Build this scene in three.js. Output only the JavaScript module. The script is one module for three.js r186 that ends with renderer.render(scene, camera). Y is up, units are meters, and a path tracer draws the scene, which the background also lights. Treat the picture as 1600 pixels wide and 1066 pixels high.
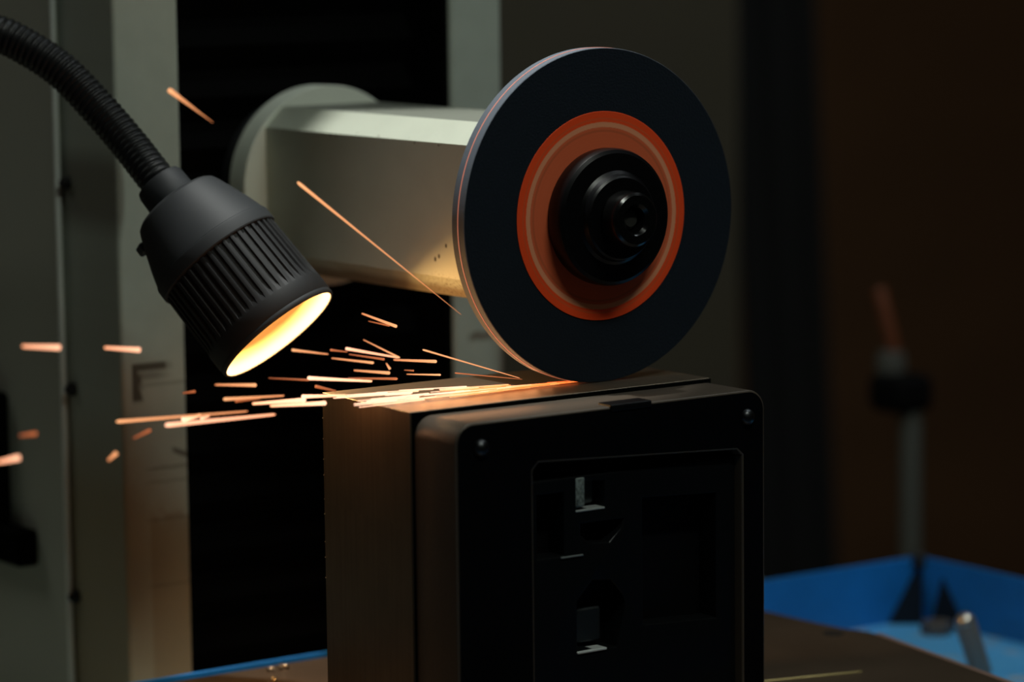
import * as THREE from 'three';
import { RoundedBoxGeometry } from 'three/addons/geometries/RoundedBoxGeometry.js';
import { mergeGeometries, toCreasedNormals as creaseNormals } from 'three/addons/utils/BufferGeometryUtils.js';
import { ImprovedNoise } from 'three/addons/math/ImprovedNoise.js';
import { RectAreaLightUniformsLib } from 'three/addons/lights/RectAreaLightUniformsLib.js';

// All coordinates below are metres from the centre of the grinding wheel's front face
// (x along the table, y up, z towards the operator); OY lifts them so that the shop floor is y = 0.
const OY = 1.15;
const scene = new THREE.Scene();
scene.background = new THREE.Color(0x000000);

// ---------------------------------------------------------------- camera
const camera = new THREE.PerspectiveCamera(2 * Math.atan(533 / 5329.5) * 180 / Math.PI, 1600 / 1066, 0.05, 30);
camera.position.set(-1.221997, 0.187054 + OY, 1.618003);
{
  const r = new THREE.Vector3(0.812909, -0.011671, 0.582274), u = new THREE.Vector3(0.083968, 0.991702, -0.097349), d = new THREE.Vector3(0.576306, -0.128028, -0.807143);
  camera.quaternion.setFromRotationMatrix(new THREE.Matrix4().makeBasis(r, u, d.negate()));
}
camera.focus = 2.02;
camera.userData.fStop = 3.4;
scene.add(camera);

// ---------------------------------------------------------------- renderer and exposure
const renderer = new THREE.WebGLRenderer({ antialias: true });
renderer.toneMapping = THREE.LinearToneMapping;
renderer.toneMappingExposure = 1.0;
renderer.shadowMap.enabled = true;
RectAreaLightUniformsLib.init();

// ---------------------------------------------------------------- large lights (their fittings are built further down)
const LIGHTS = {
  shop: { at: [-0.08, 1.62, 1.15], size: [0.8, 0.14], color: [0.93, 1.0, 0.89], power: 36 },
  side: { at: [0.95, 1.62, 0.1], size: [1.2, 0.14], color: [0.9, 1.0, 1.05], power: 10 },  // added tube, brightens the tray floor
  rear_fill: { at: [-1.1, 1.62, -1.6], size: [1.2, 0.14], color: [0.98, 1.0, 0.88], power: 6.5 },  // added fill from rear left for the side panel
  spot: { at: [-0.062, 0.82, -0.10], aim: [-0.075, 0, -0.10], angle: 10.8, penumbra: 0.06, color: [0.98, 1.0, 0.96], power: 2.7 },  // added spot, its cone edge shaped to fall across the housing
  lamp: { color: [1.0, 0.55, 0.185], power: 78 },
  sparks: { color: [1.0, 0.40, 0.15], power: 0.0008 },
};
{
  for (const k of ['shop', 'side', 'rear_fill']) {
    const s = LIGHTS[k], a = new THREE.RectAreaLight(new THREE.Color().setRGB(...s.color), s.power, s.size[0], s.size[1]);
    a.position.set(s.at[0], s.at[1] - 0.012 + OY, s.at[2]);
    a.rotation.set(-Math.PI / 2, 0, 0);
    a.name = k + '_tube_light';
    scene.add(a);
  }
  const s = LIGHTS.spot, p = new THREE.SpotLight(new THREE.Color().setRGB(...s.color), s.power, 0, s.angle * Math.PI / 180, s.penumbra, 2);
  p.position.set(s.at[0], s.at[1] + OY, s.at[2]);
  p.target.position.set(s.aim[0], s.aim[1] + OY, s.aim[2]);
  p.castShadow = true; p.shadow.radius = 1; p.name = 'added_overhead_spot_light';
  p.shadow.mapSize.set(2048, 2048);
  scene.add(p, p.target);
}

// ---------------------------------------------------------------- helpers
let seed = 20240611;
const rnd = () => { seed = (seed * 1664525 + 1013904223) >>> 0; return seed / 4294967296; };
const rr = (a, b) => a + (b - a) * rnd();
const noise = new ImprovedNoise();
const fbm = (x, y, z = 0, o = 4) => { let s = 0, a = 0.5; for (let i = 0; i < o; i++) { s += a * noise.noise(x, y, z + 7.3 * i); x *= 2.03; y *= 2.03; a *= 0.5; } return s; };
const clamp = (x, a = 0, b = 1) => Math.min(b, Math.max(a, x));
const smooth = (a, b, x) => { const t = clamp((x - a) / (b - a)); return t * t * (3 - 2 * t); };
const mix = (a, b, t) => a + (b - a) * t;
const toS = (c) => Math.round(255 * clamp(c <= 0.0031308 ? c * 12.92 : 1.055 * Math.pow(c, 1 / 2.4) - 0.055));
function tex(w, h, fn, srgb = true) {       // fn(u, v) -> linear rgb (srgb) or raw values
  const d = new Uint8Array(w * h * 4);
  for (let j = 0; j < h; j++) for (let i = 0; i < w; i++) {
    const c = fn((i + 0.5) / w, (j + 0.5) / h), k = 4 * (j * w + i);
    for (let n = 0; n < 3; n++) d[k + n] = srgb ? toS(c[n]) : Math.round(255 * clamp(c[n]));
    d[k + 3] = 255;
  }
  const t = new THREE.DataTexture(d, w, h, THREE.RGBAFormat);
  t.colorSpace = srgb ? THREE.SRGBColorSpace : THREE.NoColorSpace;
  t.magFilter = THREE.LinearFilter; t.minFilter = THREE.LinearFilter;
  t.wrapS = t.wrapT = THREE.RepeatWrapping; t.needsUpdate = true;
  return t;
}
function mat(rgb, rough, metal = 0, more = {}) {
  const m = new THREE.MeshPhysicalMaterial({ roughness: rough, metalness: metal, side: THREE.DoubleSide, ...more });
  m.color.setRGB(...rgb);
  return m;
}
// planar uv from two axes of the (wheel-centred) position; box-projected uv in metres otherwise
function planar(g, a, b, lo, hi) {
  const p = g.attributes.position, uv = new Float32Array(p.count * 2), get = [(i) => p.getX(i), (i) => p.getY(i), (i) => p.getZ(i)];
  for (let i = 0; i < p.count; i++) { uv[2 * i] = (get[a](i) - lo[0]) / (hi[0] - lo[0]); uv[2 * i + 1] = (get[b](i) - lo[1]) / (hi[1] - lo[1]); }
  g.setAttribute('uv', new THREE.BufferAttribute(uv, 2));
  return g;
}
function boxUV(g, s = 1) {
  if (g.index) g = g.toNonIndexed();
  const p = g.attributes.position, n = g.attributes.normal, uv = new Float32Array(p.count * 2);
  for (let i = 0; i < p.count; i++) {
    const ax = Math.abs(n.getX(i)), ay = Math.abs(n.getY(i)), az = Math.abs(n.getZ(i));
    const [u, v] = ax >= ay && ax >= az ? [p.getZ(i), p.getY(i)] : ay >= az ? [p.getX(i), p.getZ(i)] : [p.getX(i), p.getY(i)];
    uv[2 * i] = u * s; uv[2 * i + 1] = v * s;
  }
  g.setAttribute('uv', new THREE.BufferAttribute(uv, 2));
  return g;
}
const box = (x0, x1, y0, y1, z0, z1, r = 0.001, seg = 2) => {
  const w = x1 - x0, h = y1 - y0, d = z1 - z0, g = new RoundedBoxGeometry(w, h, d, seg, Math.min(r, 0.49 * Math.min(w, h, d)));
  g.translate((x0 + x1) / 2, (y0 + y1) / 2, (z0 + z1) / 2);
  return g;
};
// creases are looked up on a grid of 1/100, so small shapes are enlarged for it
const toCreasedNormals = (g, a) => creaseNormals(g.scale(1000, 1000, 1000), a).scale(0.001, 0.001, 0.001);
// profile [[radius, z], ...] turned about the z axis
const latheZ = (prof, seg = 96, crease = 0.5) => toCreasedNormals(new THREE.LatheGeometry(prof.map(([r, z]) => new THREE.Vector2(r, z)), seg).rotateX(Math.PI / 2), crease);
const latheY = (prof, seg = 96, crease = 0.5) => toCreasedNormals(new THREE.LatheGeometry(prof.map(([r, y]) => new THREE.Vector2(r, y)), seg), crease);
const rod = (a, b, r, seg = 20, cap = 0.3) => {      // a bar with softly rounded ends from a to b
  const A = new THREE.Vector3(...a), B = new THREE.Vector3(...b), L = A.distanceTo(B), c = r * cap;
  const g = latheY([[0, 0], [r - c, 0], [r - c * 0.3, c * 0.3], [r, c], [r, L - c], [r - c * 0.3, L - c * 0.3], [r - c, L], [0, L]], seg);
  g.applyQuaternion(new THREE.Quaternion().setFromUnitVectors(new THREE.Vector3(0, 1, 0), B.sub(A).normalize()));
  g.translate(...a);
  return g;
};
function roundRect(x0, x1, y0, y1, r, shape = new THREE.Shape()) {
  shape.moveTo(x0 + r, y0); shape.lineTo(x1 - r, y0); shape.absarc(x1 - r, y0 + r, r, -Math.PI / 2, 0);
  shape.lineTo(x1, y1 - r); shape.absarc(x1 - r, y1 - r, r, 0, Math.PI / 2);
  shape.lineTo(x0 + r, y1); shape.absarc(x0 + r, y1 - r, r, Math.PI / 2, Math.PI);
  shape.lineTo(x0, y0 + r); shape.absarc(x0 + r, y0 + r, r, Math.PI, 1.5 * Math.PI);
  return shape;
}
const polyShape = (pts, S = THREE.Shape) => { const s = new S(); pts.forEach(([x, y], i) => (i ? s.lineTo(x, y) : s.moveTo(x, y))); s.closePath(); return s; };
const extrudeZ = (shape, z0, z1, bevel = 0.001, seg = 2, curve = 12) => {
  const g = new THREE.ExtrudeGeometry(shape, { depth: z1 - z0 - 2 * bevel, bevelEnabled: bevel > 0, bevelThickness: bevel, bevelSize: bevel, bevelOffset: -bevel, bevelSegments: seg, curveSegments: curve });
  g.translate(0, 0, z0 + bevel);
  return toCreasedNormals(g, 0.6);
};

const used = {};
const numbered = (n) => { used[n] = (used[n] ?? -1) + 1; return used[n] ? `${n}_${String(used[n]).padStart(3, '0')}` : n; };
function tag(o, label, category, group, kind) {
  if (label) o.userData.label = label;
  if (category) o.userData.category = category;
  if (group) o.userData.group = group;
  if (kind) o.userData.kind = kind;
  return o;
}
function thing(name, label, category, base = [0, 0, 0], group) {
  const o = new THREE.Group();
  o.name = numbered(name);
  o.position.set(base[0], base[1] + OY, base[2]);
  o.userData.base = base;
  scene.add(o);
  return tag(o, label, category, group);
}
// part(name, geometry in wheel coordinates, material, parent): the geometry is moved into its parent's frame
function part(name, g, m, parent, label) {
  let b = parent;
  while (b && !b.userData.base) b = b.parent;
  const base = b.userData.base;
  g = g.clone(); g.translate(-base[0], -base[1], -base[2]);
  const o = new THREE.Mesh(g, m);
  o.name = name; o.castShadow = o.receiveShadow = true;
  if (label) o.userData.label = label;
  parent.add(o);
  return o;
}
function struct(name, g, m) {
  g.translate(0, OY, 0);
  const o = new THREE.Mesh(g, m);
  o.name = name; o.userData.kind = 'structure'; o.castShadow = o.receiveShadow = true;
  scene.add(o);
  return o;
}

// ---------------------------------------------------------------- materials
const paintBase = [0.45, 0.495, 0.425];
const speck = tex(256, 256, (u, v) => { const n = 0.5 + 0.5 * fbm(u * 24, v * 24, 1, 4); return [n, n, n]; }, false);
const fine = speck.clone(); fine.repeat.set(14, 14); fine.needsUpdate = true;
const paintMap = tex(512, 512, (u, v) => {
  const n = 1 + 0.10 * fbm(u * 5, v * 5, 3, 5), d = smooth(0.33, 0.45, fbm(u * 40, v * 40, 9, 3)) * 0.5;
  return paintBase.map((c, i) => c * n * (1 - d * [0.3, 0.38, 0.5][i]));
});
paintMap.repeat.set(3, 3);
const M = {
  paint: mat([1, 1, 1], 0.5, 0, { map: paintMap, bumpMap: fine, bumpScale: 0.0002 }),
  panel: mat([0.52, 0.54, 0.46], 0.55, 0, { bumpMap: fine, bumpScale: 0.0002 }),
  rubber: mat([0.012, 0.012, 0.013], 0.75),
  bellows: mat([0.0022, 0.0022, 0.0022], 1, 0, { specularIntensity: 0.1 }),
  black: mat([0.018, 0.019, 0.021], 0.55),
  blackPlastic: mat([0.020, 0.022, 0.024], 0.6, 0, { specularIntensity: 0.6 }),
  blackSteel: mat([0.03, 0.03, 0.032], 0.3, 0.6),
  bolt: mat([0.02, 0.02, 0.02], 0.5, 0.3),
  ribPlastic: mat([0.0105, 0.0110, 0.0118], 0.58, 0, { specularIntensity: 0.6 }),
  wheelFace: mat([0.0060, 0.0110, 0.0185], 0.85, 0, { specularIntensity: 0.5, bumpMap: fine, bumpScale: 0.0003 }),
  wheelRim: mat([0.105, 0.125, 0.155], 0.8, 0, { bumpMap: fine, bumpScale: 0.0003 }),
};

// ---------------------------------------------------------------- room shell
const wallMap = tex(512, 512, (u, v) => { const n = 1 + 0.35 * fbm(u * 4, v * 9, 5, 5); return [0.145 * n, 0.068 * n, 0.027 * n]; });
const brownWall = mat([1, 1, 1], 0.7, 0, { map: wallMap });
const darkWall = mat([0.06, 0.06, 0.055], 0.9);
const floorMat = mat([1, 1, 1], 0.7, 0, { map: tex(512, 512, (u, v) => { const n = 1 + 0.5 * fbm(u * 7, v * 7, 2, 5); return [0.09 * n, 0.085 * n, 0.08 * n]; }) });
const FL = -OY, CE = 1.75, X0 = -2.6, X1 = 3.4, Z0 = -2.2, Z1 = 2.6, T = 0.12;
struct('floor', boxUV(box(X0 - T, X1 + T, FL - T, FL, Z0 - T, Z1 + T), 0.5), floorMat);
struct('ceiling', box(X0 - T, X1 + T, CE, CE + T, Z0 - T, Z1 + T), darkWall);
struct('wall_left', box(X0 - T, X0, FL, CE, Z0, Z1), darkWall);
struct('wall_right', boxUV(box(X1, X1 + T, FL, CE, Z0, Z1), 0.5), brownWall);
struct('wall_front', box(X0 - T, X1 + T, FL, CE, Z1, Z1 + T), darkWall);
const backWall = struct('wall_back', boxUV(box(X0 - T, X1 + T, FL, CE, Z0 - T, Z0), 0.5), brownWall);

// ---------------------------------------------------------------- grinding machine: rails, bellows, side cover, base
const gm = thing('grinding_machine', 'pale grey-green machine column with black slot between two upright rails', 'machine', [0, FL, -0.5]);
{
  // worn paint of the rails' fronts: u across the rail, v from y -0.4 to 0.3
  const stains = (left) => tex(128, 1024, (u, v) => {
    const x = u * 0.048, y = -0.4 + 0.7 * v;
    let c = paintBase.map((k) => k * (1 + 0.10 * fbm(u * 3, v * 40, left ? 1 : 4, 4)));
    const stain = (t, col) => { c = c.map((k, i) => mix(k, col[i], t)); };
    const n = fbm(u * 6, v * 60, 8, 4), yy = y + 0.012 * n;
    if (left) {
      stain(0.85 * smooth(-0.15, -0.235, yy + (u - 0.5) * 0.05), [0.33, 0.265, 0.16]);                    // lower rail: brown grime, with shade and warm bounce light painted in
      stain(0.55 * smooth(0.36, 0.42, u) * smooth(-0.205, -0.215, yy), [0.25, 0.165, 0.078]);             // rust-brown grime with warm bounce light painted in, straight left edge
      const top = smooth(0.15, 0.17, u) * smooth(0.80, 0.62, u + 0.2 * n) * smooth(0.0035, 0.0015, Math.abs(y + 0.1105));
      const bar = smooth(0.15, 0.17, u) * smooth(0.36, 0.26, u + 0.15 * n) * smooth(-0.1345, -0.131, y) * smooth(-0.1075, -0.1095, y);
      const haze = smooth(0.2, 0.3, u) * smooth(0.85, 0.5, u) * smooth(0.004, 0.001, Math.abs(y + 0.1165)) * 0.55;
      const line2 = smooth(0.3, 0.4, u) * smooth(0.0018, 0.0006, Math.abs(y + 0.1225)) * 0.35;
      stain(clamp(Math.max(top, bar, haze, line2)) * 0.9, [0.055, 0.045, 0.03]);                          // residue of a peeled label
      for (const [ly, s] of [[-0.187, 0.35], [-0.212, 0.45], [-0.256, 0.4], [-0.178, 0.5]]) stain(s * smooth(0.0016, 0.0004, Math.abs(y - ly + 0.001 * n)) * smooth(0.25, 0.5, u), [0.12, 0.09, 0.05]);
      stain(0.8 * smooth(0.72, 0.8, u) * smooth(0.0028, 0.001, Math.abs(y + 0.1685 + 0.02 * (u - 0.85))), [0.08, 0.065, 0.045]);
      stain(0.6 * smooth(0.012, 0.005, Math.hypot((u - 0.03) * 0.1, (y - 0.003) * 0.35)), [0.1, 0.075, 0.05]);
    } else {
      const dab = smooth(0.22, 0.32, u) * smooth(0.004, 0.0015, Math.abs(y + 0.1125 + 0.004 * n));
      stain(0.75 * dab, [0.13, 0.09, 0.055]);
      stain(0.85 * smooth(0.78, 0.86, u) * smooth(-0.118, -0.124, y), [0.09, 0.06, 0.035]);
      stain(0.6 * smooth(0.55, 0.9, u) * smooth(-0.105, -0.118, y), [0.17, 0.13, 0.09]);
    }
    return c;
  });
  const rail = (x0, x1, left) => planar(box(x0, x1, FL, 0.85, -0.62, -0.307, 0.003, 3), 0, 1, [x0, -0.4], [x0 + 0.048, 0.3]);
  const clampTex = (t) => { t.wrapS = t.wrapT = THREE.ClampToEdgeWrapping; return t; };
  const lm = mat([1, 1, 1], 0.5, 0, { map: clampTex(stains(true)), bumpMap: fine, bumpScale: 0.0002 }), rm = mat([1, 1, 1], 0.5, 0, { map: clampTex(stains(false)), bumpMap: fine, bumpScale: 0.0002 });
  part('rail', rail(-0.158, -0.1097, true), lm, gm, 'left upright rail with brown-stained lower front');
  part('rail', rail(0.1034, 0.1465, false), rm, gm, 'right upright rail behind the wheel');
  // pleated rubber cover of the slot
  const pl = [], N = 76, y0 = -0.45;
  for (let i = 0; i <= N; i++) pl.push([-0.345 - (i % 2 ? 0.011 : 0), y0 + i * 0.017]);
  const pos = [], idx = [];
  pl.forEach(([z, y]) => pos.push(-0.112, y, z, 0.106, y, z));
  pl.forEach(([z, y]) => pos.push(-0.112, y, z - 0.02, 0.106, y, z - 0.02));
  for (let i = 0; i < N; i++) { const k = 2 * i, b = 2 * (N + 1); idx.push(k, k + 1, k + 2, k + 1, k + 3, k + 2, b + k, b + k + 2, b + k + 1, b + k + 1, b + k + 2, b + k + 3); }
  let bg = new THREE.BufferGeometry();
  bg.setAttribute('position', new THREE.Float32BufferAttribute(pos, 3)); bg.setIndex(idx);
  bg = bg.toNonIndexed(); bg.computeVertexNormals();
  part('bellows', bg, M.bellows, gm, 'black pleated cover of the slot');
  part('inner_shade_strip', box(0.0992, 0.1036, -0.45, 0.84, -0.39, -0.3085, 0.001), M.bellows, gm, 'black strip added as shade on the inner face of the right rail');  // added black strip standing for shade on the rail's inner face
  part('column_body', box(-0.157, 0.1455, FL, 0.85, -0.75, -0.40, 0.004), M.paint, gm);
  part('side_cover', box(-0.1625, -0.1575, FL + 0.05, 0.83, -0.745, -0.3815, 0.0018, 3), M.panel, gm, 'dull grey sheet cover with a bright front edge');
  for (const [y, z] of [[0.0067, -0.3725], [-0.1305, -0.3722], [-0.2711, -0.3760], [0.145, -0.371]])
    part('bolt', latheZ([[0, 0.006], [0.0022, 0.006], [0.0022, 0.0035], [0.004, 0.0035], [0.0046, 0.003], [0.0046, 0], [0, 0]], 20).rotateY(-Math.PI / 2).translate(-0.1578, y, z), M.bolt, gm, 'black cap screw');
  part('seam_highlight_bead', rod([-0.1615, FL + 0.06, -0.3805], [-0.1615, 0.82, -0.3805], 0.0021, 12, 0.5), mat([0.86, 0.92, 0.86], 0.35), gm, 'pale bead added as the highlight along the front edge of the side cover');  // pale bead added as the highlight on the cover's edge
  const br = part('bracket', box(-0.180, -0.160, -0.232, -0.142, -0.53, -0.459, 0.004), M.bellows, gm, 'black bracket on the side cover');
  part('foot', box(-0.178, -0.160, -0.257, -0.232, -0.53, -0.4215, 0.004), M.bellows, br);
  part('base', box(-0.62, 0.5, FL, -0.3530, -0.74, 0.27, 0.01), M.paint, gm);
}

// ---------------------------------------------------------------- spindle head: flange and eight-sided housing
const sh = thing('spindle_head', 'pale eight-sided grinder housing running from a round flange to the wheel', 'spindle head', [0, 0, -0.3]);
{
  const hw = 0.0495, hh = 0.0543, c = 0.0132;
  const oct = polyShape([[-hw + c, -hh], [hw - c, -hh], [hw, -hh + c], [hw, hh - c], [hw - c, hh], [-hw + c, hh], [-hw, hh - c], [-hw, -hh + c]]);
  let g = extrudeZ(oct, -0.302, -0.022, 0.0012, 2);
  planar(g, 2, 1, [-0.31, -0.06], [-0.02, 0.06]);
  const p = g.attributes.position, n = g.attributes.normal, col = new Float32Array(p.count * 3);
  for (let i = 0; i < p.count; i++) { const d = n.getY(i) > 0.9 ? 0.3 : 1; col.set([d, d * 0.98, d * 0.93], 3 * i); }   // upward faces coloured much darker
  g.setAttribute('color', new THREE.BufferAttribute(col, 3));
  const hm = tex(1024, 512, (u, v) => {
    const z = -0.31 + 0.29 * u, y = -0.06 + 0.12 * v, n1 = fbm(u * 9, v * 5, 2, 5), n2 = fbm(u * 90, v * 45, 5, 3);
    let c3 = [0.54, 0.58, 0.50].map((k) => k * (1 + 0.10 * n1));
    const stain = (t, q) => { c3 = c3.map((k, i) => mix(k, q[i], clamp(t))); };
    stain(0.75 * smooth(-0.043, -0.050, y + 0.004 * n1), [0.19, 0.12, 0.06]);                                                     // rusty lower chamfer
    stain(0.7 * smooth(0.0, 0.25, fbm(u * 160, v * 80, 5, 4)) * smooth(0.016, 0.004, Math.hypot((z + 0.100) * 0.35, y + 0.051)), [0.11, 0.07, 0.035]);   // rust pits near the wheel
    for (const [cz, cy, r] of [[-0.1042, -0.0306, 0.0016], [-0.1001, -0.0285, 0.0015], [-0.0923, -0.0215, 0.0014]]) stain(0.95 * smooth(r, r * 0.5, Math.hypot(z - cz, (y - cy) * 0.8)), [0.03, 0.025, 0.018]);
    if (y > 0.039 && y < 0.043) stain(0.7 * smooth(0.25, 0.4, n2 + n1 * 0.3), [0.1, 0.085, 0.06]);                                     // chips along the upper edge
    return c3;
  });
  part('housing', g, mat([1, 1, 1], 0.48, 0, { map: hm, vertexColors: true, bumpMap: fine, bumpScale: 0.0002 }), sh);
  part('flange', latheZ([[0, -0.3205], [0.064, -0.3205], [0.0665, -0.3195], [0.0668, -0.3005], [0.0663, -0.300], [0.02, -0.300], [0, -0.300]], 128), mat([0.76, 0.80, 0.69], 0.5, 0, { bumpMap: fine, bumpScale: 0.0002 }), sh, 'round end flange in the black slot');
  part('sliding_collar', latheZ([[0, -0.3440], [0.058, -0.3440], [0.058, -0.3195], [0, -0.3195]], 96), M.black, sh, 'black collar behind the flange');
  part('bearing_cap', latheZ([[0, -0.023], [0.041, -0.023], [0.041, -0.0165], [0.038, -0.0145], [0, -0.0145]], 96), M.blackSteel, sh, 'dark bearing cap behind the wheel');
}

// ---------------------------------------------------------------- grinding wheel with its paper label, clamp flange and nut
const gw = thing('grinding_disc', 'dark blue-grey grinding wheel with an orange ring label and black hub', 'grinding wheel', [0, 0, -0.0065]);
{
  const R = 0.1;
  part('abrasive_disc', latheZ([[0, -0.0127], [0.0993, -0.0127], [0.0996, -0.0127], [0.0996, 0], [0.0993, 0], [0.0, 0]], 256, 0.3), M.wheelFace, gw);
  part('dressed_rim', latheZ([[0.0994, -0.01265], [0.0997, -0.0126], [R, -0.0122], [R, -0.0005], [0.0997, -0.0001], [0.0994, -0.00005]], 256, 0.3), M.wheelRim, gw, 'paler dressed rim of the wheel');
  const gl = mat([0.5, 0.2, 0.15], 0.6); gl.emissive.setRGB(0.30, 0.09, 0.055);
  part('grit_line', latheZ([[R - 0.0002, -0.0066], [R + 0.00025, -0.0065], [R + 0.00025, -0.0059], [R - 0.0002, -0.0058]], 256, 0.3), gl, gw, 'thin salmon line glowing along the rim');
  // printed paper label: rings of orange, radius runs along u
  const lab = tex(256, 256, (u, v) => {
    const r = Math.hypot(u - 0.5, v - 0.5) * 2 * 0.0636, a = Math.atan2(v - 0.5, u - 0.5);
    let c = [0.98, 0.075, 0.006];
    const s = (t, q) => { c = c.map((k, i) => mix(k, q[i], t)); };
    s(smooth(0.0563, 0.0555, r), [0.76, 0.135, 0.045]);
    s(0.75 * smooth(0.0006, 0.0002, Math.abs(r - 0.0545) - 0.0011), [0.92, 0.40, 0.21]);
    s(0.35 * smooth(0.0005, 0.0001, Math.abs(r - 0.0580) - 0.0002), [0.55, 0.14, 0.05]);
    s(0.4 * smooth(0.0006, 0.0001, Math.abs(r - 0.0508) - 0.0003), [0.40, 0.09, 0.03]);
    return c.map((k) => k * (1 + 0.06 * fbm(r * 900, 0.3, 2, 2)));
  });
  const lg = latheZ([[0.02, -0.0002], [0.02, 0.0005], [0.0622, 0.0005], [0.0625, 0.0004], [0.0625, -0.0002]], 192, 0.3);
  planar(lg, 0, 1, [-0.0636, -0.0636], [0.0636, 0.0636]);
  part('paper_label', lg, mat([1, 1, 1], 0.65, 0, { map: lab }), gw, 'orange paper label with pale printed rings');
  const hub = part('clamp_flange', latheZ([[0, 0], [0.0385, 0], [0.0405, 0.0012], [0.041, 0.0035], [0.041, 0.0105], [0.0402, 0.0128], [0.0382, 0.0140], [0.028, 0.0150], [0.0262, 0.0165], [0.0252, 0.0198], [0.0240, 0.0208], [0, 0.0208]], 128, 0.35), mat([0.0025, 0.0025, 0.003], 0.3, 0, { specularIntensity: 0.55 }), gw, 'black stepped clamping flange');
  const nm = mat([0.003, 0.003, 0.003], 0.18, 0, { specularIntensity: 0.9 });
  part('spindle_nut', latheZ([[0.0068, 0.024], [0.0075, 0.0325], [0.0095, 0.0345], [0.0145, 0.0345], [0.0160, 0.0332], [0.0165, 0.031], [0.0165, 0.0205], [0, 0.0205]], 96, 0.35), nm, gw, 'glossy black spindle nut');
  part('spindle_end', latheZ([[0, 0.0285], [0.0045, 0.0285], [0.0062, 0.027], [0.0066, 0.022], [0, 0.022]], 48), mat([0.05, 0.05, 0.045], 0.45, 0.5), gw, 'dull spindle end inside the nut');
}

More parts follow.
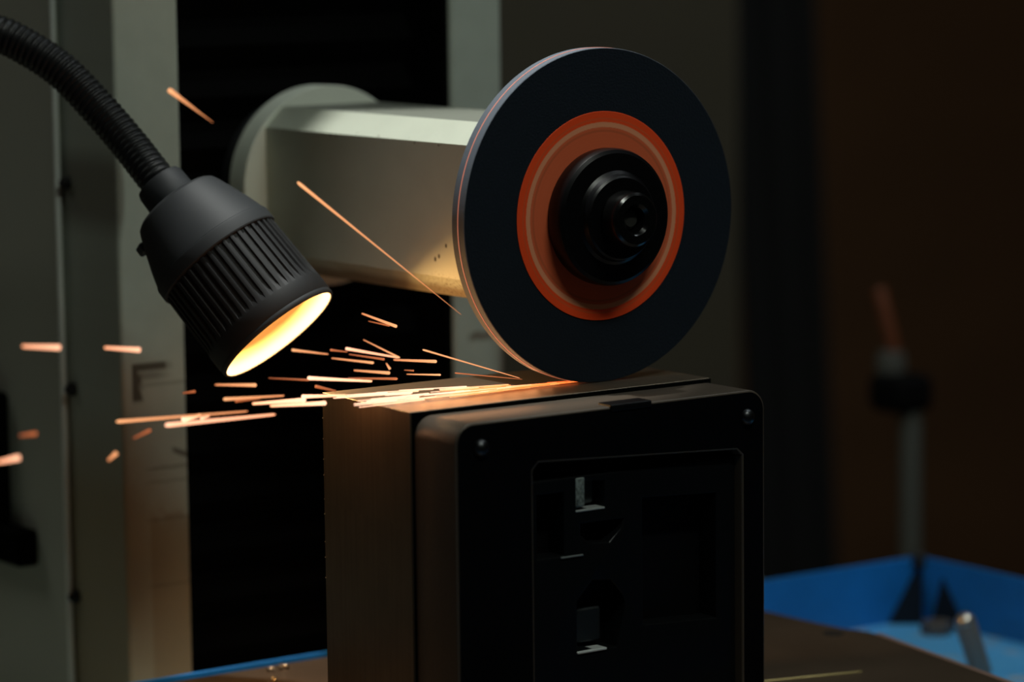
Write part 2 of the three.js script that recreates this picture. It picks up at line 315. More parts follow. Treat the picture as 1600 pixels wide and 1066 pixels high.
// ---------------------------------------------------------------- workpiece: ground block with a dark cored front plate
const wp = thing('mould_block', 'ground steel block under the wheel with dark recessed round-cornered front plate', 'steel block', [-0.05, -0.3, 0]);
{
  const brushed = tex(512, 64, (u, v) => { const n = 0.5 + 0.5 * fbm(u * 160, v * 2, 4, 3); return [n, n, n]; }, false);
  const sideMap = tex(256, 512, (u, v) => { const n = 1 + 0.3 * fbm(u * 60, v * 1.5, 6, 4) + 0.2 * fbm(u * 6, v * 6, 2, 4); return [0.155 * n, 0.122 * n, 0.085 * n]; });
  const steel = mat([1, 1, 1], 0.42, 0.75, { map: sideMap, bumpMap: brushed, bumpScale: 0.00006 });
  const topg = polyShape([[-0.1535, 0.072], [0.06, 0.072], [0.06, -0.0275], [-0.1583, -0.0275]]);
  let g = extrudeZ(topg, -0.3, -0.1, 0.0003, 1).rotateX(-Math.PI / 2);        // plan (x, -z) raised to y
  g = boxUV(g, 6);
  const body = part('ground_block', g, steel, wp, 'bare ground steel block');
  // chipped grains along the back edge of the left face
  for (let i = 0; i < 9; i++) { const y = -0.112 - 0.012 * i - rr(0, 0.006); part('burr', new THREE.IcosahedronGeometry(rr(0.0003, 0.0005), 0).translate(-0.1537, y, -0.0718), mat([0.5, 0.42, 0.3], 0.3, 0.9), body); }
  const dark = mat([0.085, 0.066, 0.048], 0.48, 0.3, { bumpMap: fine, bumpScale: 0.0002 });
  const frontDark = mat([0.003, 0.003, 0.0035], 0.45, 0, { specularIntensity: 0.3 });
  // plate: rounded corners, window cut for the cavities
  const sh1 = roundRect(-0.1565, 0.0675, -0.2998, -0.1025, 0.0125);
  const win = polyShape([[-0.103, -0.292], [-0.103, -0.134], [-0.099, -0.130], [0.046, -0.1375], [0.050, -0.141], [0.050, -0.292]], THREE.Path);
  sh1.holes.push(win);
  const plate = part('cover_plate', extrudeZ(sh1, 0.0282, 0.0700, 0.0013, 3, 16), [mat([0.002, 0.002, 0.0024], 0.5, 0, { specularIntensity: 0.15 }), dark], wp, 'dark front plate with rounded corners');  // edges coloured lighter than the front to carry the light falling on them
  part('gap_shade_strip', box(-0.1570, 0.0600, -0.2990, -0.1004, 0.0276, 0.0286, 0.0002), M.bellows, wp, 'black strip added as the shaded gap between block and plate');  // added black strip, paints the shade of the gap
  part('back_sheet', box(-0.11, 0.057, -0.297, -0.125, 0.0290, 0.0480, 0.0005), frontDark, wp);
  // core insert with stepped cavities
  const ins = roundRect(-0.1028, 0.0498, -0.2915, -0.1415, 0.002);
  const P = (pts) => polyShape(pts, THREE.Path);
  ins.holes.push(P([[-0.0675, -0.1405 - 0.004], [-0.0675, -0.1610], [-0.0475, -0.1623], [-0.0475, -0.1465]]));
  ins.holes.push(P([[-0.0650, -0.1700], [-0.0650, -0.1765], [-0.0590, -0.1815], [-0.0445, -0.1828], [-0.0360, -0.1755], [-0.0340, -0.1705]]));
  ins.holes.push(P([[-0.0680, -0.2440], [-0.0680, -0.2150], [-0.0570, -0.2045], [-0.0440, -0.2055], [-0.0350, -0.2150], [-0.0330, -0.2210], [-0.0400, -0.2455]]));
  ins.holes.push(P([[-0.0960, -0.187], [-0.0960, -0.150], [-0.0770, -0.150], [-0.0770, -0.187]]));
  ins.holes.push(P([[-0.0200, -0.235], [-0.0200, -0.160], [0.0350, -0.163], [0.0350, -0.238]]));
  const insM = mat([0.008, 0.009, 0.010], 0.3, 0.4, { specularIntensity: 0.4 });
  part('core_insert', extrudeZ(ins, 0.0478, 0.0640, 0.0014, 3), insM, wp, 'dark cored insert with stepped cavities');
  part('cavity_block', box(-0.0655, -0.0495, -0.1605, -0.1445, 0.0475, 0.0560, 0.0022, 3), mat([0.035, 0.042, 0.042], 0.4, 0.2), wp, 'upper small shiny core');
  part('cavity_block', box(-0.0660, -0.0440, -0.2430, -0.2220, 0.0475, 0.0545, 0.002, 3), mat([0.014, 0.018, 0.020], 0.4, 0.2), wp, 'lower small shiny core');
  part('ledge', box(-0.0690, -0.0480, -0.1628, -0.1615, 0.055, 0.0648, 0.0006, 3), mat([0.42, 0.46, 0.45], 0.35, 0.3), wp, 'thin ledge coloured pale as a glint under the upper core');  // ledges coloured pale to stand for glints on their edges
  part('ledge', box(-0.0690, -0.0475, -0.2462, -0.2446, 0.055, 0.0650, 0.0007, 3), mat([0.75, 0.80, 0.78], 0.3, 0.3), wp, 'thin ledge coloured pale as a glint under the lower core');
  part('ledge', box(-0.0800, -0.0640, -0.1886, -0.1875, 0.056, 0.0650, 0.0005, 3), mat([0.22, 0.25, 0.25], 0.35, 0.3), wp, 'thin ledge coloured as a faint glint left of the middle');
  part('glint_strip', box(-0.0690, -0.0622, -0.1600, -0.1425, 0.0555, 0.0645, 0.0012, 3), mat([1, 1, 1], 0.5, 0, { map: tex(32, 64, (u, v) => { const n = 0.5 + 1.2 * fbm(u * 4, v * 7, 3, 4) + 0.3 * v; return [0.24 * n, 0.29 * n, 0.27 * n]; }) }), wp, 'pale upright strip coloured as a glint in the upper cavity');  // pale colour stands in for a glint in the cavity
  for (const [x, y] of [[-0.1390, -0.1172], [0.0542, -0.1185], [-0.1390, -0.287], [0.0545, -0.287]]) {
    const s = part('cap_screw', latheZ([[0, 0.0738], [0.0018, 0.0736], [0.0036, 0.0727], [0.0047, 0.0713], [0.0052, 0.0695], [0, 0.0695]], 32, 1.2).translate(x, y, 0), mat([0.06, 0.063, 0.066], 0.36, 1), wp, 'round dark screw head');
  }
  part('lifting_notch', box(-0.048, -0.018, -0.1055, -0.1012, 0.058, 0.0712, 0.0012, 3), frontDark, wp, 'dark notch in the top edge of the plate');
}

// ---------------------------------------------------------------- table
const tableTopY = -0.3;
const tb = thing('machine_table', 'brown coolant-stained steel table carrying the block', 'machine table', [-0.15, -0.3495, 0]);
{
  const tm = tex(1024, 512, (u, v) => {
    const n = fbm(u * 7, v * 5, 3, 5), s = fbm(u * 26, v * 5, 7, 4);
    const w = 1 + 0.55 * n + 0.25 * s;
    return [0.130 * w, 0.090 * w, 0.059 * w];
  });
  const mm = mat([1, 1, 1], 0.42, 0.55, { map: tm });
  const plan = polyShape([[-0.75, 0.2262], [0.256, 0.2262], [0.2605, 0.11], [0.2635, 0.078], [0.2695, 0.062], [0.2545, -0.016], [0.2376, -0.101], [0.225, -0.17], [-0.75, -0.17]]);
  const g = planar(extrudeZ(plan, -0.3495, tableTopY, 0.0012, 2).rotateX(-Math.PI / 2), 0, 2, [-0.75, -0.25], [0.3, 0.25]);
  part('table_top', g, mm, tb);
  const brass = mat([0.42, 0.33, 0.13], 0.45, 0.7);
  part('brass_strip', rod([0.095, tableTopY + 0.0001, 0.000], [0.185, tableTopY + 0.0001, 0.0242], 0.0009, 8), brass, tb, 'thin brass line let into the table');
  part('hold_down_hole', new THREE.CylinderGeometry(0.0072, 0.0072, 0.0008, 32).translate(0.2462, tableTopY, -0.0735), mat([0.004, 0.004, 0.004], 0.9), tb, 'dark hole near the right end');
}
const bar = thing('end_stop_bar', 'dark reddish edge bar along the right end of the table, beside the tilted pin', 'stop bar', [0.25, -0.3445, 0.02]);
part('bar', (() => {
  const a = [0.2768, -0.3015, -0.066], b = [0.2438, -0.3015, 0.105], g = new RoundedBoxGeometry(0.0075, 0.042, Math.hypot(b[0] - a[0], b[2] - a[2]), 2, 0.0015);
  g.rotateY(Math.atan2(b[0] - a[0], b[2] - a[2])); g.translate((a[0] + b[0]) / 2, -0.3235, (a[2] + b[2]) / 2); return g;
})(), mat([0.34, 0.21, 0.16], 0.45, 0.2), bar);
const chipM = mat([0.75, 0.6, 0.42], 0.22, 0.9);
for (const [x, z, s, l] of [[-0.0985, -0.2115, 0.0026, 'bright metal chip nearest the back edge of the table, left of the block'], [-0.1085, -0.2105, 0.002, 'second bright metal chip on the table just left of the brightest'], [-0.121, -0.188, 0.0018, 'dull small metal chip lying further out on the table']]) {
  const o = thing('metal_chip', l, 'metal chip', [x, tableTopY, z], 'metal chips on the table');
  const g = new THREE.TorusGeometry(s, s * 0.42, 6, 12, 4.2).rotateX(Math.PI / 2 - 0.3).rotateY(x * 90); g.computeBoundingBox();
  g.translate(x, tableTopY - g.boundingBox.min.y, z);
  part('curl', g, chipM, o);
}

// ---------------------------------------------------------------- blue coolant tray and what lies in it
const tray = thing('coolant_tray', 'blue sheet-metal splash tray around the machine table', 'tray', [0, -0.351, 0]);
{
  const bm = tex(512, 512, (u, v) => { const n = fbm(u * 6, v * 6, 4, 5); const w = 1 + 0.4 * n; return [0.012 * w, 0.19 * w, 0.56 * w]; });
  const blue = mat([1, 1, 1], 0.45, 0, { map: bm });
  const fm = tex(512, 512, (u, v) => { const n = fbm(u * 9, v * 9, 6, 5), g = smooth(0.05, 0.3, n); return [mix(0.11, 0.30, g), mix(0.47, 0.48, g), mix(0.90, 0.66, g)]; });
  const fb = mat([1, 1, 1], 0.35, 0, { map: fm });
  const zb = -0.2464, xr = 0.480, yt = -0.302;
  part('floor_sheet', boxUV(box(-0.85, xr + 0.002, -0.3510, -0.3497, zb - 0.002, 0.27, 0.0004), 3), fb, tray);
  part('back_wall', boxUV(box(-0.85, xr + 0.002, -0.3500, yt, zb - 0.0025, zb, 0.0008), 3), blue, tray);
  part('right_wall', boxUV(box(xr, xr + 0.0025, -0.3500, yt, zb - 0.002, 0.27, 0.0008), 3), blue, tray);
  part('front_wall', boxUV(box(-0.85, xr + 0.002, -0.3500, yt, 0.27, 0.2725, 0.0008), 3), blue, tray);
  part('left_wall', boxUV(box(-0.852, -0.85, -0.3500, yt, zb - 0.002, 0.2725, 0.0008), 3), blue, tray);
  const triPlate = (a, b, c) => { const g = new THREE.BufferGeometry(); const n = 0.002; const tri = [a, b, c], pos = []; tri.forEach((q) => pos.push(q[0], q[1], q[2])); tri.forEach((q) => pos.push(q[0] + n, q[1], q[2] + n)); g.setAttribute('position', new THREE.Float32BufferAttribute(pos, 3)); g.setIndex([0, 1, 2, 5, 4, 3, 0, 3, 1, 1, 3, 4, 1, 4, 2, 2, 4, 5, 2, 5, 0, 0, 5, 3]); const h = g.toNonIndexed(); h.computeVertexNormals(); return h; };
  const dk = mat([0.002, 0.008, 0.018], 0.7, 0, { specularIntensity: 0.2 });
  part('corner_triangle', triPlate([0.4785, -0.3080, -0.2452], [0.4480, -0.3492, -0.2445], [0.4660, -0.3492, -0.2300]), dk, tray, 'dark triangular piece in the tray corner');  // dark triangle standing in the tray corner
  part('corner_triangle', triPlate([0.4790, -0.3150, -0.2200], [0.4640, -0.3492, -0.2160], [0.4780, -0.3492, -0.1960]), dk, tray, 'second dark triangular piece nearer along the right wall');
  part('corner_clip', box(0.4735, 0.4840, -0.3105, -0.2995, -0.2510, -0.2385, 0.002), M.black, tray, 'black clip over the tray corner');
}
{
  const o = thing('hex_nut', 'dark hexagonal nut lying on the tray floor behind the tilted pin', 'nut', [0.4545, -0.3497, -0.1985]);
  const s = new THREE.Shape(); for (let i = 0; i < 6; i++) { const a = i * Math.PI / 3 + 0.3; i ? s.lineTo(0.0118 * Math.cos(a), 0.0118 * Math.sin(a)) : s.moveTo(0.0118 * Math.cos(a), 0.0118 * Math.sin(a)); }
  s.closePath(); const h = new THREE.Path(); h.absarc(0, 0, 0.0052, 0, Math.PI * 2, true); s.holes.push(h);
  part('nut_body', extrudeZ(s, 0, 0.0095, 0.0009, 2).rotateX(-Math.PI / 2).translate(0.4545, -0.3497, -0.1985), mat([0.11, 0.10, 0.09], 0.5, 0.2), o);
}
{
  const A = [0.3866, -0.3487, -0.0790], B = [0.3700, -0.3090, -0.0785];
  const o = thing('steel_pin', 'tilted grey steel pin with a bright rounded top at lower right', 'pin', A);
  part('shank', rod(A, B, 0.0076, 32, 0.15), mat([0.24, 0.21, 0.18], 0.45, 0.3), o);
  part('domed_tip', (() => { const g = latheY([[0, 0.0062], [0.003, 0.0056], [0.0055, 0.0039], [0.0071, 0.0014], [0.0075, -0.0006], [0, -0.0006]], 32, 1.2); g.applyQuaternion(new THREE.Quaternion().setFromUnitVectors(new THREE.Vector3(0, 1, 0), new THREE.Vector3(B[0] - A[0], B[1] - A[1], B[2] - A[2]).normalize())); return g.translate(...B); })(), mat([0.62, 0.58, 0.53], 0.3, 0.85), o, 'bright rounded tip');
}

// ---------------------------------------------------------------- gooseneck work lamp
const F = new THREE.Vector3(-0.1384, -0.0737, -0.144), AX = new THREE.Vector3(0.3473, -0.7509, 0.5616).normalize(), MM = 0.00039028;
const lampBase = [-0.1655, 0.02, -0.60];
const lamp = thing('gooseneck_lamp', 'black machine lamp on a corrugated gooseneck with warm glowing mouth', 'lamp', lampBase);
{
  const Q = new THREE.Quaternion().setFromUnitVectors(new THREE.Vector3(0, 1, 0), AX.clone().negate());
  const place = (g) => { g.applyQuaternion(Q); g.translate(F.x, F.y, F.z); return g; };
  const px = (list) => list.map(([r, s]) => [r * MM, s * MM / 0.98]);
  // ribbed shade: grooves run along the axis
  const prof = px([[104.5, 6], [107.5, 12], [107.5, 34], [107.2, 36], [106.6, 46], [106.2, 60], [105.6, 90], [105, 120], [104.6, 140], [104.6, 147], [100, 148]]);
  const groove = [0, 0, 0, 0, 0.7, 1, 1, 1, 1, 1, 0.6];
  const NR = 44, SEG = NR * 10, pos = [], idx = [];
  prof.forEach(([r, y], k) => { for (let i = 0; i <= SEG; i++) { const a = (i / SEG) * Math.PI * 2, t = 0.5 + 0.5 * Math.cos(a * NR), q = r - 0.0016 * groove[k] * smooth(0.28, 0.72, t); pos.push(q * Math.cos(a), y, q * Math.sin(a)); } });
  for (let k = 0; k < prof.length - 1; k++) for (let i = 0; i < SEG; i++) { const a = k * (SEG + 1) + i, b = a + SEG + 1; idx.push(a, b, a + 1, a + 1, b, b + 1); }
  let sg = new THREE.BufferGeometry(); sg.setAttribute('position', new THREE.Float32BufferAttribute(pos, 3)); sg.setIndex(idx);
  sg = toCreasedNormals(sg, 0.7);
  const shade = part('ribbed_shade', place(sg), M.ribPlastic, lamp, 'black shade with lengthwise ribs');
  part('bezel', place(latheY(px([[101.5, 10], [101.5, 1], [102.5, -0.5], [104.5, -0.5], [106.5, 1.5], [107, 5], [106.2, 8], [104, 9]]), 128, 0.7)), M.blackPlastic, lamp, 'smooth rim of the lamp mouth');
  part('collar_ring', place(latheY(px([[100, 146], [106.6, 147.5], [107.6, 149.5], [107.6, 166], [106.8, 169.5], [100, 172]]), 128, 0.45)), M.blackPlastic, lamp, 'plain ring between ribs and cap');
  part('cap', place(latheY(px([[100, 170], [105.5, 170.2], [104.5, 174], [98, 195], [86, 228], [76.5, 252], [73, 258.5], [67, 263], [58, 266], [36, 267.5], [0, 267.5]]), 128, 0.35)), M.blackPlastic, lamp, 'conical cap of the lamp head');
  part('neck_collar', place(latheY(px([[0, 266], [41, 266], [41.5, 268], [40.5, 300], [38, 307], [33, 309], [0, 309]]), 64, 0.4)), M.blackPlastic, lamp);
  // switch nub on the far left side of the cap
  const side = new THREE.Vector3(0.812909, -0.011671, 0.582274).multiplyScalar(0.78).add(new THREE.Vector3(0.083968, 0.991702, -0.097349).multiplyScalar(0.626)).negate();
  const nub = F.clone().addScaledVector(AX, -238 * MM / 0.98).addScaledVector(side, 81 * MM);
  part('switch_nub', new RoundedBoxGeometry(0.009, 0.007, 0.009, 3, 0.002).applyQuaternion(Q).translate(nub.x, nub.y, nub.z), M.black, lamp, 'small switch on the cap');
  // reflector bowl glowing from its rim inwards, with a small bulb at its bottom
  const rt = tex(8, 128, (u, v) => { const w = smooth(0.64, 0.86, v); return [mix(0.25, 1.0, w), mix(0.085, 0.78, w), mix(0.010, 0.52, w)]; });
  rt.wrapS = rt.wrapT = THREE.ClampToEdgeWrapping;
  const bowlM = mat([0.55, 0.4, 0.22], 0.35); bowlM.emissive.setRGB(1.25, 1.25, 1.25); bowlM.emissiveMap = rt;
  const bp = px([[10, 74], [22, 72], [42, 64], [62, 52], [80, 36], [92, 19], [98, 8], [101.6, 0.5]]);
  const bg = new THREE.LatheGeometry(bp.map(([r, y]) => new THREE.Vector2(r, y)), 128);
  part('reflector', place(bg), bowlM, lamp, 'warm glowing reflector bowl');
  const bulbM = mat([1, 0.8, 0.5], 0.4); bulbM.emissive.setRGB(3, 2.2, 1.2);
  part('lens', place(latheY(px([[0, 33.5], [50, 34], [56, 37], [56, 46], [0, 74]]), 24)), bulbM, lamp);
  // the light itself, just in front of the mouth
  const L = LIGHTS.lamp, ra = new THREE.RectAreaLight(new THREE.Color().setRGB(...L.color), L.power, 0.042, 0.042);
  const at = F.clone().addScaledVector(AX, -0.0115);
  ra.position.set(at.x, at.y + OY, at.z); ra.lookAt(at.x + AX.x, at.y + AX.y + OY, at.z + AX.z);
  ra.quaternion.setFromUnitVectors(new THREE.Vector3(0, 0, -1), AX);
  ra.name = 'lamp_mouth_light'; scene.add(ra);
  // corrugated gooseneck
  const nk = F.clone().addScaledVector(AX, -306 * MM / 0.98);
  const curve = new THREE.CatmullRomCurve3([nk, ...[[-0.1889, 0.0432, -0.2383], [-0.1993, 0.0643, -0.2566], [-0.2124, 0.0853, -0.2742], [-0.2278, 0.1004, -0.2925], [-0.2387, 0.108, -0.3052], [-0.2534, 0.1115, -0.3286], [-0.2638, 0.1006, -0.3715], [-0.268, 0.083, -0.43], [-0.262, 0.055, -0.48], [-0.250, 0.034, -0.53], [-0.226, 0.023, -0.575], [-0.189, 0.02, -0.599]].map((p) => new THREE.Vector3(...p))], false, 'centripetal');
  const len = curve.getLength(), pitch = 0.0042, per = 8, n = Math.round(len / pitch) * per, RS = 28, fr = curve.computeFrenetFrames(n), gp = [], gi = [];
  for (let k = 0; k <= n; k++) {
    const c = curve.getPointAt(k / n), ph = (k % per) / per, r = 0.0118 - 0.0012 * Math.pow(Math.abs(2 * ph - 1), 1.6);
    for (let i = 0; i <= RS; i++) { const a = (i / RS) * 2 * Math.PI, p = c.clone().addScaledVector(fr.normals[k], r * Math.cos(a)).addScaledVector(fr.binormals[k], r * Math.sin(a)); gp.push(p.x, p.y, p.z); }
  }
  for (let k = 0; k < n; k++) for (let i = 0; i < RS; i++) { const a = k * (RS + 1) + i, b = a + RS + 1; gi.push(a, a + 1, b, a + 1, b + 1, b); }
  const gg = new THREE.BufferGeometry(); gg.setAttribute('position', new THREE.Float32BufferAttribute(gp, 3)); gg.setIndex(gi); gg.computeVertexNormals();
  part('gooseneck', gg, mat([0.0075, 0.008, 0.0088], 0.42, 0, { specularIntensity: 0.7 }), lamp, 'black corrugated flexible arm');
  part('mounting_foot', rod([-0.190, 0.02, -0.60], [-0.1630, 0.02, -0.60], 0.026, 40, 0.2), M.black, lamp);
}

// ---------------------------------------------------------------- background: olive cabinet, black curtain, coolant stand
const cab = thing('electrical_cabinet', 'dark olive steel cabinet standing out of focus behind the grinding wheel', 'cabinet', [0.62, FL, -1.25]);
{
  const ol = mat([1, 1, 1], 0.6, 0, { map: tex(256, 256, (u, v) => { const n = 1 + 0.12 * fbm(u * 5, v * 5, 2, 4); return [0.078 * n, 0.066 * n, 0.044 * n]; }) });
  part('carcass', boxUV(box(0.30, 0.93, FL + 0.05, 0.75, -1.45, -1.012, 0.006)), ol, cab);
  part('plinth', box(0.32, 0.91, FL, FL + 0.052, -1.43, -1.03, 0.004), M.black, cab);
  const d = part('door', boxUV(box(0.306, 0.924, FL + 0.06, 0.74, -1.013, -0.995, 0.004, 3)), ol, cab);
  part('handle', box(0.335, 0.355, -0.1, 0.02, -0.997, -0.97, 0.006), M.black, d);
}
const cur = thing('rubber_curtain', 'black hanging curtain strip between olive cabinet and brown wall', 'curtain', [1.17, -0.6, -1.2]);
{
  const pos = [], idx = [], NX = 40, NY = 24;
  for (let s = 0; s < 2; s++) for (let j = 0; j <= NY; j++) for (let i = 0; i <= NX; i++) {
    const u = i / NX, v = j / NY, y = mix(FL + 0.02, 1.0, v), lean = (0.08 - y) * 0.055;
    pos.push(1.075 + u * 0.125 + lean, y, -1.2 - s * 0.004 + 0.012 * Math.sin(u * 16 + 0.4 * Math.sin(v * 5)));
  }
  const W = NX + 1, S = W * (NY + 1);
  for (let j = 0; j < NY; j++) for (let i = 0; i < NX; i++) { const a = j * W + i; idx.push(a, a + 1, a + W, a + 1, a + W + 1, a + W, S + a, S + a + W, S + a + 1, S + a + 1, S + a + W, S + a + W + 1); }
  const g = new THREE.BufferGeometry(); g.setAttribute('position', new THREE.Float32BufferAttribute(pos, 3)); g.setIndex(idx); g.computeVertexNormals();
  part('strip', g, mat([0.004, 0.004, 0.004], 0.85), cur);
  part('rail_bar', rod([0.95, 1.005, -1.2], [1.25, 1.005, -1.2], 0.012), M.black, cur);
  part('drop_rod', rod([1.1, 1.0, -1.2], [1.1, CE, -1.2], 0.008), M.black, cur);
}
const st = thing('coolant_stand', 'grey upright pipe with black valve and upright orange nozzle behind the tray corner', 'coolant pipe', [0.7145, FL, -0.5137]);
{
  part('pole', rod([0.7145, FL + 0.02, -0.5137], [0.7145, -0.225, -0.5137], 0.0095, 24, 0.2), mat([0.072, 0.076, 0.067], 0.55), st, 'grey upright pipe');
  part('base_plate', latheY([[0, FL], [0.09, FL], [0.095, FL + 0.006], [0.09, FL + 0.02], [0.02, FL + 0.03], [0, FL + 0.03]], 40).translate(0.7145, 0, -0.5137), M.black, st);
  part('valve_body', box(0.690, 0.732, -0.247, -0.214, -0.545, -0.500, 0.010, 4), mat([0.003, 0.003, 0.003], 0.8, 0, { specularIntensity: 0.2 }), st, 'black valve block');
  part('valve_cap', latheY([[0, -0.215], [0.0125, -0.215], [0.013, -0.205], [0.011, -0.197], [0, -0.195]], 28).translate(0.7095, 0, -0.5335), mat([0.09, 0.09, 0.08], 0.5), st, 'grey cap on the valve');
  part('nozzle', rod([0.7125, -0.198, -0.5325], [0.7060, -0.143, -0.5445], 0.0062, 20, 0.3), mat([0.17, 0.045, 0.016], 0.5), st, 'orange nozzle tube');
}

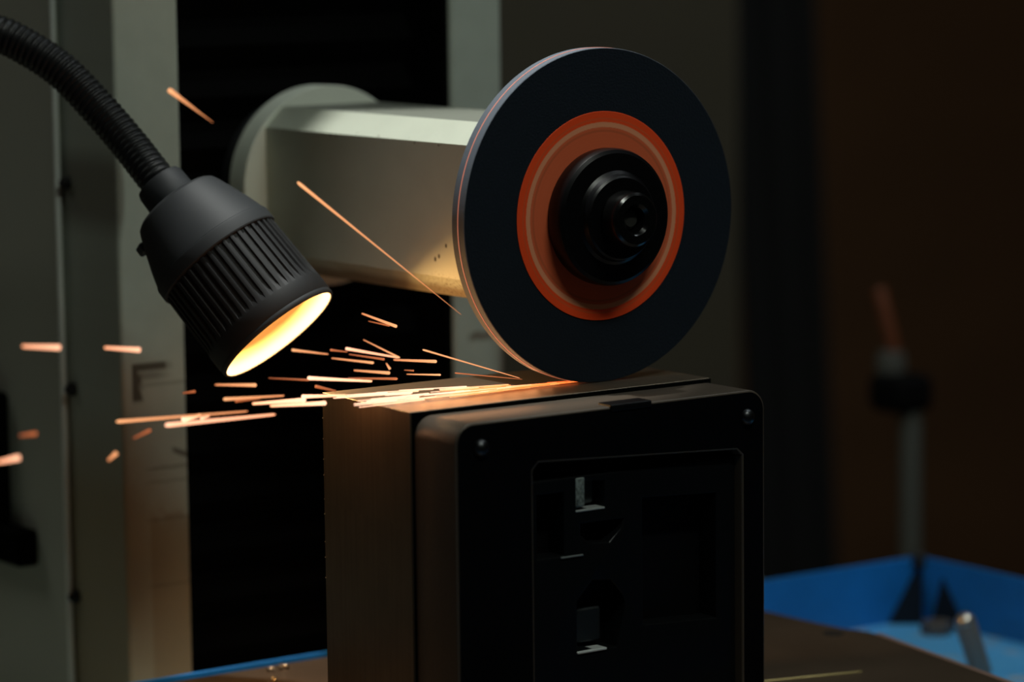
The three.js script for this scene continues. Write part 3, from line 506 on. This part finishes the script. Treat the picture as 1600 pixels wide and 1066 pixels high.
// ---------------------------------------------------------------- sparks
{
  const grad = (a, b) => { const t = tex(4, 64, (u, v) => a.map((k, i) => mix(k, b[i], Math.pow(v, 0.8)))); t.wrapS = t.wrapT = THREE.ClampToEdgeWrapping; return t; };
  const glow = (k, tail, head) => { const m = mat([0.02, 0.01, 0.005], 0.6); m.emissive.setRGB(k, k, k); m.emissiveMap = grad(tail, head); return m; };
  const SM = {
    white: glow(2.4, [0.75, 0.28, 0.11], [1, 0.56, 0.37]),
    bright: glow(2.0, [0.62, 0.20, 0.075], [1, 0.52, 0.33]),
    warm: glow(1.6, [0.34, 0.065, 0.014], [1, 0.46, 0.20]),
    dim: glow(0.85, [0.16, 0.03, 0.008], [0.95, 0.24, 0.075]),
    needle: glow(1.6, [0.38, 0.085, 0.02], [1, 0.46, 0.20]),
  };
  const unit = new THREE.LatheGeometry([[0, -0.5], [0.35, -0.497], [0.55, -0.48], [0.62, -0.3], [0.8, 0.1], [0.95, 0.4], [1, 0.475], [0.8, 0.492], [0.4, 0.499], [0, 0.5]].map(([r, y]) => new THREE.Vector2(r, y)), 10);
  const needle = new THREE.LatheGeometry([[0, -0.5], [0.12, -0.49], [0.3, -0.2], [0.6, 0.15], [0.95, 0.42], [1, 0.48], [0.7, 0.495], [0, 0.5]].map(([r, y]) => new THREE.Vector2(r, y)), 10);
  const UP = new THREE.Vector3(0, 1, 0);
  const list = [
  [-0.3166,-0.0533,0.0000, -0.3371,-0.0504,0.0000, 0.00139,'bright','short pale spark over the left column rail, level with the lamp mouth'],
  [-0.3761,-0.0449,0.0200, -0.3968,-0.0425,0.0200, 0.00152,'bright','short pale spark crossing the seam of the left side panel'],
  [-0.2310,-0.0828,-0.0200, -0.2569,-0.0802,-0.0200, 0.00099,'warm','flat orange spark just below the bottom tip of the lamp mouth'],
  [-0.2575,-0.0872,-0.0100, -0.2187,-0.0889,-0.0100, 0.00090,'warm','long level spark second below the lamp mouth, left of the steel block'],
  [-0.2502,-0.0892,-0.0100, -0.2343,-0.0891,-0.0100, 0.00054,'dim','faint red spark tucked under the second spark below the lamp mouth'],
  [-0.3285,-0.0923,-0.0050, -0.2457,-0.0946,-0.0050, 0.00088,'warm','longest left-hand streak, crossing from rail into black slot above its paler twin'],
  [-0.3035,-0.0955,0.0050, -0.2341,-0.0964,0.0050, 0.00124,'bright','long pale streak lowest of those ending at the black slot'],
  [-0.2781,-0.0976,-0.0200, -0.2677,-0.0964,-0.0200, 0.00161,'white','fat white blob of a spark on the rail edge by the black slot'],
  [-0.2666,-0.0983,-0.0200, -0.2620,-0.0975,-0.0200, 0.00090,'bright','tiny pale spark touching the fat white blob on the rail edge'],
  [-0.2649,-0.0844,-0.0300, -0.2723,-0.0846,-0.0300, 0.00072,'dim','faint orange spark on the rail edge beside the dark peeled mark'],
  [-0.3224,-0.0947,0.0200, -0.3323,-0.0980,0.0200, 0.00086,'dim','faint orange spark falling steeply on the rail under the longest streak'],
  [-0.3490,-0.1034,0.0300, -0.3534,-0.1064,0.0300, 0.00120,'warm','stubby orange spark at the foot of the left rail, lowest beside the panel'],
  [-0.4071,-0.0844,0.0500, -0.4157,-0.0845,0.0500, 0.00116,'dim','dull orange spark beside the black bracket on the side panel'],
  [-0.4175,-0.0960,0.0500, -0.4286,-0.0970,0.0500, 0.00165,'bright','bright spark cut by the left picture edge on the black bracket'],
  [-0.1283,-0.0587,-0.0300, -0.1517,-0.0493,-0.0300, 0.00093,'warm','slanting spark highest in the black slot under the grinder head'],
  [-0.1332,-0.0579,-0.0300, -0.1474,-0.0541,-0.0300, 0.00056,'dim','faint ghost spark beneath the highest slanting spark in the slot'],
  [-0.1397,-0.0741,-0.0100, -0.1642,-0.0616,-0.0100, 0.00055,'warm','thin spark rising steeply left from the middle of the slot cluster'],
  [-0.1760,-0.0657,-0.0100, -0.1406,-0.0740,-0.0100, 0.00092,'bright','strong pale spark in the middle of the slot cluster, crossed by a thin one'],
  [-0.1801,-0.0671,-0.0200, -0.1692,-0.0692,-0.0200, 0.00064,'dim','faint red spark leading into the strong pale spark of the cluster'],
  [-0.2121,-0.0634,-0.0100, -0.1887,-0.0678,-0.0100, 0.00073,'warm','orange spark leftmost of the slot cluster, right of the lamp rim'],
  [-0.1579,-0.0755,-0.0100, -0.1857,-0.0704,-0.0100, 0.00073,'warm','orange spark just below the strong pale spark of the slot cluster'],
  [-0.1471,-0.0749,-0.0150, -0.1707,-0.0700,-0.0150, 0.00064,'dim','dim broken spark between the strong pale spark and the one below'],
  [-0.1129,-0.0789,-0.0120, -0.1420,-0.0754,-0.0120, 0.00093,'warm','level spark rightmost in the black slot above the steel block'],
  [-0.1452,-0.0802,-0.0120, -0.1473,-0.0772,-0.0120, 0.00074,'warm','tiny upright spark under the middle of the slot cluster'],
  [-0.1457,-0.0827,-0.0120, -0.1694,-0.0791,-0.0120, 0.00092,'warm','tapered spark a little above the back edge of the steel block, second row'],
  [-0.1234,-0.0842,-0.0200, -0.1296,-0.0833,-0.0200, 0.00047,'dim','very short faint spark above the thin one near the block edge'],
  [-0.1044,-0.0884,-0.0200, -0.1279,-0.0859,-0.0200, 0.00056,'warm','thin level spark just above the back edge of the steel block'],
  [-0.1987,-0.0812,-0.0150, -0.1561,-0.0869,-0.0150, 0.00110,'white','thick white spark lying above the back left corner of the block'],
  [-0.1987,-0.0823,-0.0150, -0.2251,-0.0788,-0.0150, 0.00054,'dim','thin red spark trailing left from the thick white one'],
  [-0.1351,-0.0879,-0.0200, -0.1687,-0.0845,-0.0200, 0.00074,'dim','dull orange spark overlapping the right end of the thick white one'],
  [-0.1905,-0.0873,-0.0200, -0.1776,-0.0911,-0.0200, 0.00092,'dim','short orange spark dropping onto the back left corner of the block'],
  [-0.1258,-0.0703,-0.0060, -0.0572,-0.0931,-0.0060, 0.00049,'warm','long thin straight spark climbing left from the wheel contact'],
  [-0.0994,-0.0869,-0.0120, -0.0510,-0.0951,-0.0120, 0.00038,'dim','hair-thin spark low between rail foot and the wheel contact'],
  [-0.2090,0.0317,-0.0060, -0.0985,-0.0521,-0.0060, 0.00082,'needle','very long needle spark flying up across the grinder housing'],
  [-0.2900,0.0867,-0.0060, -0.2634,0.0680,-0.0060, 0.00123,'needle','lone bright spark at the top between left rail and slot'],
  [-0.1997,-0.0923,-0.0200, -0.1706,-0.0943,-0.0200, 0.00110,'white','white spark above the block corner where the stream leaves it'],
  [-0.2016,-0.0935,-0.0150, -0.2356,-0.0924,-0.0150, 0.00127,'white','thick white spark left of the block, upper of the pair leaving it'],
  [-0.1923,-0.0954,-0.0080, -0.2281,-0.0936,-0.0080, 0.00127,'white','thick white spark left of the block, lower of the pair leaving it'],
  ];
  for (const [x1, y1, z1, x2, y2, z2, r, kind, label] of list) {
    const A = new THREE.Vector3(x1, y1, z1), B = new THREE.Vector3(x2, y2, z2), mid = A.clone().add(B).multiplyScalar(0.5);
    const o = new THREE.Mesh(kind === 'needle' ? needle : unit, SM[kind]);
    o.name = numbered('spark'); o.position.set(mid.x, mid.y + OY, mid.z);
    o.quaternion.setFromUnitVectors(UP, A.clone().sub(B).normalize());
    o.scale.set(r, A.distanceTo(B) + r, r);
    o.castShadow = o.receiveShadow = true;
    tag(o, label, 'spark', 'sparks thrown off the grinding wheel'); scene.add(o);
  }
  // the dense stream skimming over the block from the wheel's contact: nobody could count these
  const pal = tex(4, 128, (u, v) => { const w = smooth(0.0, 0.45, v); return [mix(0.55, 1, smooth(0, 0.15, v)), mix(0.075, 0.56, w), mix(0.018, 0.36, w * w)]; });
  pal.wrapS = pal.wrapT = THREE.ClampToEdgeWrapping;
  const sm = mat([0.02, 0.01, 0.005], 0.6); sm.emissive.setRGB(1.9, 1.9, 1.9); sm.emissiveMap = pal;
  const geos = [], O = new THREE.Vector3(-0.004, -0.0994, -0.0065);
  for (let i = 0; i < 100; i++) {
    const zt = i < 55 ? rr(-0.010, 0.003) : i < 88 ? rr(-0.028, 0.0) : rr(-0.042, 0.0), yt = i < 55 ? rr(-0.0992, -0.0975) : rr(-0.0992, -0.0950);
    const t0 = i < 40 ? rr(0, 0.25) : rr(0.08, 0.85), t1 = Math.min(1.04, t0 + (i < 55 ? rr(0.12, 0.4) : rr(0.08, 0.3)));
    const E = new THREE.Vector3(-0.168, yt, zt), A = O.clone().lerp(E, t0), B = O.clone().lerp(E, t1);
    B.y = Math.max(B.y, -0.0993); 
    const r = mix(0.00022, 0.00055, Math.min(1, (t0 + t1) / 1.6)) * rr(0.6, 1.2);
    const g = unit.clone(); g.scale(r, A.distanceTo(B), r);
    const heat = rr(0.35, 1.0), uv = g.attributes.uv; for (let k = 0; k < uv.count; k++) uv.setXY(k, 0.5, clamp(heat * mix(t0, t1, 1 - uv.getY(k))));
    g.applyQuaternion(new THREE.Quaternion().setFromUnitVectors(UP, A.clone().sub(B).normalize()));
    g.translate((A.x + B.x) / 2, (A.y + B.y) / 2 + OY + r, (A.z + B.z) / 2);
    geos.push(g);
  }
  const st2 = new THREE.Mesh(mergeGeometries(geos), sm);
  st2.name = 'spark_stream'; st2.castShadow = st2.receiveShadow = true;
  tag(st2, 'dense stream of glowing sparks skimming over the steel block from the wheel', 'sparks', null, 'stuff');
  scene.add(st2);
  const S = LIGHTS.sparks;
  for (const [x, w] of [...Array(15)].map((_, i) => [-0.02 - 0.0125 * i, i > 11 ? 1.3 : Math.min(1.1, 0.3 + 0.1 * i)])) {
    const p = new THREE.PointLight(new THREE.Color().setRGB(...S.color), S.power * w, 0, 2);
    p.position.set(x, -0.0915 + OY, -0.006 + 0.12 * x); p.castShadow = true; p.shadow.radius = 0.3; p.name = 'spark_light'; scene.add(p);
  }
}

// ---------------------------------------------------------------- fittings of the shop light and the added fill and spot lamps (unseen, above)
for (const [k, label] of [['shop', 'tube light fixture above the operator side'], ['side', 'added fill tube fixture above the tray'], ['rear_fill', 'added fill tube fixture behind the machine column']]) {
  const s = LIGHTS[k], [x, y, z] = s.at, o = thing('ceiling_light', label, 'ceiling light', [x, y, z]);
  part('housing', box(x - s.size[0] / 2 - 0.02, x + s.size[0] / 2 + 0.02, y + 0.01, CE, z - 0.09, z + 0.09, 0.006), mat([0.4, 0.4, 0.4], 0.5), o);
  const em = mat([0.8, 0.8, 0.8], 0.5); em.emissive.setRGB(1.2, 1.25, 1.1);
  part('diffuser', box(x - s.size[0] / 2, x + s.size[0] / 2, y - 0.01, y + 0.012, z - s.size[1] / 2, z + s.size[1] / 2, 0.006), em, o);
}
{
  const [x, y, z] = LIGHTS.spot.at, o = thing('added_overhead_spotlight', 'black overhead spot lamp added above the wheel to light the housing', 'spotlight', [x, y, z]);
  part('shade', latheY([[0.045, y - 0.004], [0.047, y - 0.004], [0.047, y + 0.05], [0.03, y + 0.09], [0.012, y + 0.1], [0.0, y + 0.1]], 48).translate(x, 0, z), M.black, o);
  part('hanging_rod', rod([x, y + 0.098, z], [x, CE, z], 0.008), M.black, o);
  const em = mat([0.8, 0.8, 0.8], 0.5); em.emissive.setRGB(2, 2, 1.8);
  part('lens', latheY([[0, y + 0.012], [0.044, y + 0.012], [0.044, y + 0.016], [0, y + 0.016]], 48).translate(x, 0, z), em, o);
}

scene.environment = null;
renderer.render(scene, camera);
